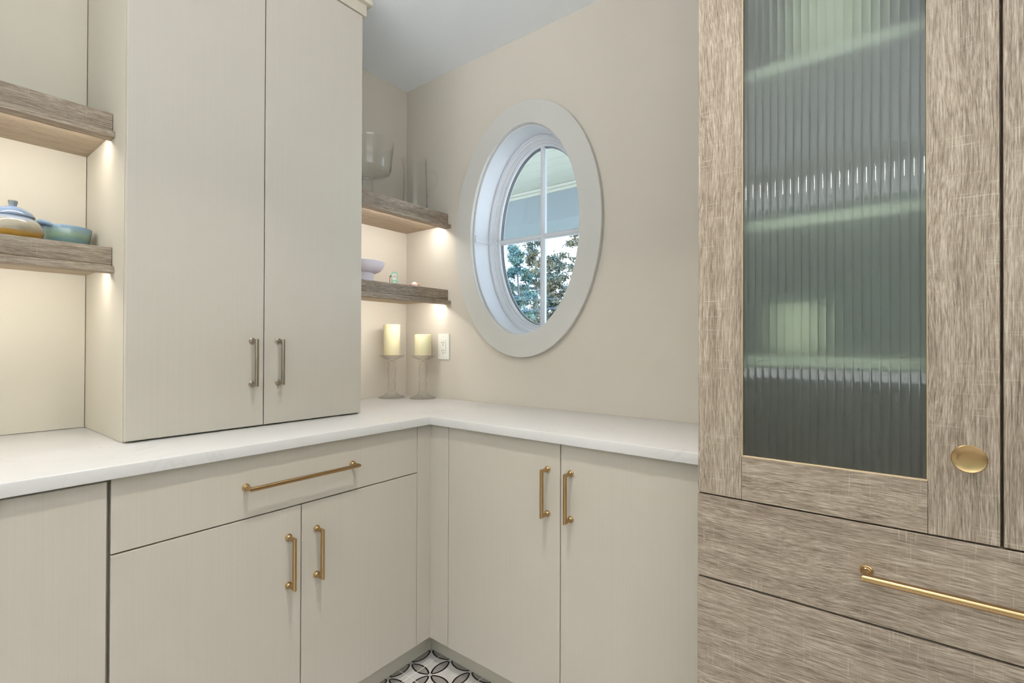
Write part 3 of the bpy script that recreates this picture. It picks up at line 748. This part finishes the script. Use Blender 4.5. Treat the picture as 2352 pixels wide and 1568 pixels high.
GL_LID = m_glaze('blue_glaze', [(.0, srgb(96, 104, 108)), (.25, srgb(134, 152, 178)), (1, srgb(150, 172, 208))], (120, 116, 104), .060, .095)
GL_KNB = m_glaze('grey_green_glaze', [(.0, srgb(130, 142, 156)), (1, srgb(116, 120, 112))], (90, 84, 66), .09, .106)
GL_BWL = m_glaze('blue_green_glaze', [(.0, srgb(96, 124, 130)), (.35, srgb(116, 148, 150)), (.6, srgb(142, 168, 146)), (.8, srgb(140, 168, 172)), (1, srgb(132, 158, 184))], (58, 88, 80), .004, .056)
S3 = 1.4392
x, y = -1.4610, -.190
pot = thing('lidded_pot', (x, y, S3), 'squat ochre and grey pottery jar with domed blue lid in the left niche', 'pottery jar')
bm = bmesh.new(); lathe(bm, [(0, .002), (.038, .0005), (.044, .002), (.056, .014), (.0600, .026), (.0585, .038), (.052, .050), (.043, .058), (.0385, .061), (.0385, .0632), (.034, .0632), (.034, .058), (0, .012)], (x, y, S3), 64); part('jar_body', bm, GL_POT, pot, True, 50)
bm = bmesh.new(); lathe(bm, [(0, .0640), (.036, .0640), (.0415, .0636), (.0428, .0650), (.0415, .0685), (.036, .076), (.027, .0830), (.016, .0880), (.009, .0905), (0, .0915)], (x, y, S3), 64); ld = part('lid', bm, GL_LID, pot, True, 45)
bm = bmesh.new(); lathe(bm, [(0, .0900), (.0072, .0900), (.0074, .0935), (.0088, .0985), (.0096, .1030), (.0085, .1055), (.004, .1048), (0, .1045)], (x, y, S3), 32); part('knob', bm, GL_KNB, ld, True, 50)

x, y = -1.3440, -.115
bwl = thing('pottery_bowl', (x, y, S3), 'small speckled blue-green pottery bowl with side lug in the left niche', 'bowl')
bm = bmesh.new(); lathe(bm, [(0, .003), (.036, .0015), (.041, .0005), (.0435, .003), (.0475, .012), (.0530, .034), (.0560, .050), (.0566, .0555), (.0555, .0575), (.0535, .0560), (.0500, .036), (.044, .015), (.030, .009), (0, .008)], (x, y, S3), 64); part('bowl_body', bm, GL_BWL, bwl, True, 50)
bm = bmesh.new(); c0 = Vector((x, y, S3)); ld_ = Vector((-.90, -.40, 0)).normalized(); sd_ = Vector((-ld_.y, ld_.x, 0)); pts = []
for k in range(9):
    a = math.pi*k/8; pts.append(c0+ld_*(.0515+.0135*math.sin(a))+sd_*(.021*math.cos(a))+Vector((0, 0, .0545+.0055*math.sin(a))))
tube(bm, pts, [.0045]+[.0052]*7+[.0045], 12); part('lug_handle', bm, GL_BWL, bwl, True, 60); bwl.scale.z = 1.17

# ------------------------------------------------------------------ outside: porch, ground, trees, wires
M['soffit'] = m_paint('pale_soffit_paint', srgb(186, 187, 178), .7)
M['beam'] = m_paint('blue_grey_beam_paint', srgb(140, 149, 156), .7)
porch = thing('porch_roof', (1.4, 0, 2.35), 'pale boarded porch ceiling with deep beam outside the oval window', 'porch roof')
px0, px1, py0, py1 = .185, 2.2, -4.5, 4.5
nb = 14; bw = (px1-px0)/nb
for k in range(nb):
    bpart('ceiling_board', (px0+bw*k+.002, px0+bw*(k+1)-.002, py0, py1, 2.668, 2.684), M['soffit'], porch, .003)
bpart('roof_deck', (px0, px1+.55, py0, py1, 2.685, 2.75), M['soffit'], porch, 0)
bpart('beam', (2.2, 2.636, py0, py1, 2.350, 2.684), M['beam'], porch, .004)
bpart('crown_moulding', (2.158, 2.199, py0, py1, 2.640, 2.6675), M['soffit'], porch, .006)
bpart('crown_moulding', (2.178, 2.1995, py0, py1, 2.612, 2.6395), M['soffit'], porch, .004)
for yy in (-4.3, 4.3):
    bpart('post', (2.34, 2.50, yy-.08, yy+.08, -.6, 2.35), M['beam'], porch, .005)
bm = bmesh.new(); box(bm, -30, -3.79, -30, 20, -.9, -.12); box(bm, -3.789, 20, -30, -3.63, -.9, -.12); solo('bounce_terrace', bm, m_paint('bounce_paving', srgb(249, 236, 218), .9), (-8, 0, -.6), kind='structure')  # unseen warm pale ground added to bounce daylight up to the ceiling
bm = bmesh.new(); box(bm, -31, -30.01, -31, 20, -.9, 16); box(bm, -30, 20, -31, -30.01, -.9, 16); solo('sky_block_hedge', bm, m_paint('sky_block_green', srgb(92, 98, 84), .9), (-30.5, 0, -.9), kind='structure')  # unseen, added at this height to block low sky from the rear windows
bm = bmesh.new(); box(bm, -3.78, 60, -3.62, 60, -.9, -.6)
def m_ground():
    t = NT('winter_lawn'); v = t.coord(False); n = t.noise(v, .6, 5); return t.done(t.bsdf(t.mix(n, srgb(118, 122, 108), srgb(140, 140, 128)), .9))
solo('ground', bm, m_ground(), (10, 0, -.6), kind='structure')

def m_leaf(name, a, b):
    t = NT(name); oi = t.n('ShaderNodeNewGeometry'); n = t.noise(oi.outputs['Position'], 1.7, 2)
    return t.done(t.bsdf(t.mix(t.ramp(n, [(.35, (0, 0, 0)), (.65, (1, 1, 1))]), a, b), .7, 0, .2))
LEAF = [m_leaf('needles_teal', srgb(66, 104, 112), srgb(92, 112, 96)), m_leaf('needles_olive', srgb(84, 98, 92), srgb(112, 104, 82))]
BARK = m_plain('grey_bark', srgb(112, 108, 112), .9)
def tree(x, y, h, crown0, spread, dens, label, leaf, seed, bare=False, lean=0):
    rnd = random.Random(seed); zg = -.6
    t = thing('pine_tree' if not bare else 'bare_tree', (x, y, zg), label, 'tree', 'trees beyond the porch')
    P = lambda k: Vector((x, y+lean*k+.12*math.sin(k*5+seed), zg+h*k))
    bm = bmesh.new(); ks = [i/10 for i in range(11)]; tube(bm, [P(k) for k in ks], [.14*(1-k*.88) for k in ks], 8); part('trunk', bm, BARK, t, True, 60)
    br = bmesh.new(); lf = bmesh.new(); ends = []
    nbr = int(26*dens)
    for i in range(nbr):
        k = crown0+(1-crown0)*(i+rnd.random())/nbr; k = min(k, .985); a = rnd.uniform(0, 6.283)
        L = spread*(1.05-.62*((k-crown0)/(1-crown0)))*rnd.uniform(.55, 1.1)
        p = P(k); d = Vector((math.cos(a), math.sin(a), rnd.uniform(.0, .45))); q = p+d*L*.5+Vector((0, 0, -.03)); e = p+d*L+Vector((0, 0, rnd.uniform(-.08, .18)))
        tube(br, [p, q, e], [.030*(1-k*.5), .020, .007], 5)
        for _ in range(3 if not bare else 5):
            f = rnd.uniform(.35, 1); s = p.lerp(e, f); u = s+Vector((rnd.uniform(-1, 1), rnd.uniform(-1, 1), rnd.uniform(-.2, .9)))*L*.32
            tube(br, [s, u], [.010, .004], 4); ends.append(u)
        ends.append(e)
        ends.append(p.lerp(e, .62))
    part('branches', br, BARK, t)
    for e in ends:
        if bare and rnd.random() < .45: continue
        n = int(rnd.uniform(60, 120)*(.5 if bare else 1)); s = rnd.uniform(.12, .30)*(.7 if bare else 1)
        for _ in range(n):
            c = e+Vector((rnd.gauss(0, s*.55), rnd.gauss(0, s*.55), rnd.gauss(0, s*.34)))
            m = Matrix.Rotation(rnd.uniform(0, 6.28), 3, 'Z') @ Matrix.Rotation(rnd.uniform(-1.2, 1.2), 3, 'X') @ Matrix.Rotation(rnd.uniform(0, 6.28), 3, 'Y'); g = rnd.uniform(.028, .066)
            lf.faces.new([lf.verts.new(c+m @ Vector(q)*g) for q in ((-1, 0, -.35), (.1, .1, -.5), (1.1, 0, .1), (.0, -.1, .55))])
    part('foliage', lf, leaf, t, kind='stuff')
def far_tree(X, y18, z18, *a, **k):
    f = (X+1.66)/19.66                   # same bearing and apparent height at another distance
    tree(X, CAM.y+(y18-CAM.y)*f, (z18-CAM.z)*f+CAM.z+.6, *a, **k)
far_tree(18, 12.85, 6.05, .30, 1.25, 1.5, 'teal pine tree seen through the lower left window pane', LEAF[0], 3)
far_tree(21.2, 11.85, 6.45, .34, 1.05, 1.6, 'tallest pine tree just left of the upright window bar', LEAF[1], 8)
far_tree(14.6, 10.75, 5.35, .30, .85, 1.4, 'brownish pine tree just right of the upright window bar', LEAF[1], 14, lean=.2)
far_tree(12.2, 9.25, 6.9, .42, .85, 1.0, 'sparse thin-branched tree at the right of the window', LEAF[1], 21, bare=True)
far_tree(24.6, 13.6, 4.6, .12, 1.2, 1.2, 'low dark tree far behind the left pines', LEAF[0], 31)
far_tree(28.2, 11.2, 4.3, .15, 1.5, 1.3, 'bushy tree far behind the gap between the pines', LEAF[1], 37)
far_tree(19, 5.2, 6.6, .30, 1.3, 1.4, 'pine tree standing alone well to the right beyond the porch', LEAF[0], 43)
far_tree(23, 2.2, 6.0, .25, 1.5, 1.4, 'bushy pine tree furthest to the right beyond the porch', LEAF[1], 47)
far_tree(20, 17.5, 6.2, .25, 1.4, 1.4, 'teal pine tree furthest to the left beyond the porch', LEAF[0], 53)
for k, (za, zb, xw) in enumerate(((2.12, 2.26, 10.2), (2.05, 2.28, 10.4), (2.78, 2.36, 10.3))):
    bm = bmesh.new(); pts = []
    for i in range(13):
        f = i/12; yy = 14-12*f; pts.append((xw, yy, za+(zb-za)*f+.05*((f-.5)**2*4-1)+.06))
    tube(bm, pts, .009, 6)
    solo('power_line', bm, m_plain('wire_dark', srgb(70, 78, 92), .6), (xw, 8, za), ('lower overhead wire crossing in front of the trees', 'upper of the two close overhead wires before the trees', 'thin overhead wire slanting down across the trees')[k], 'wire', 'overhead wires')
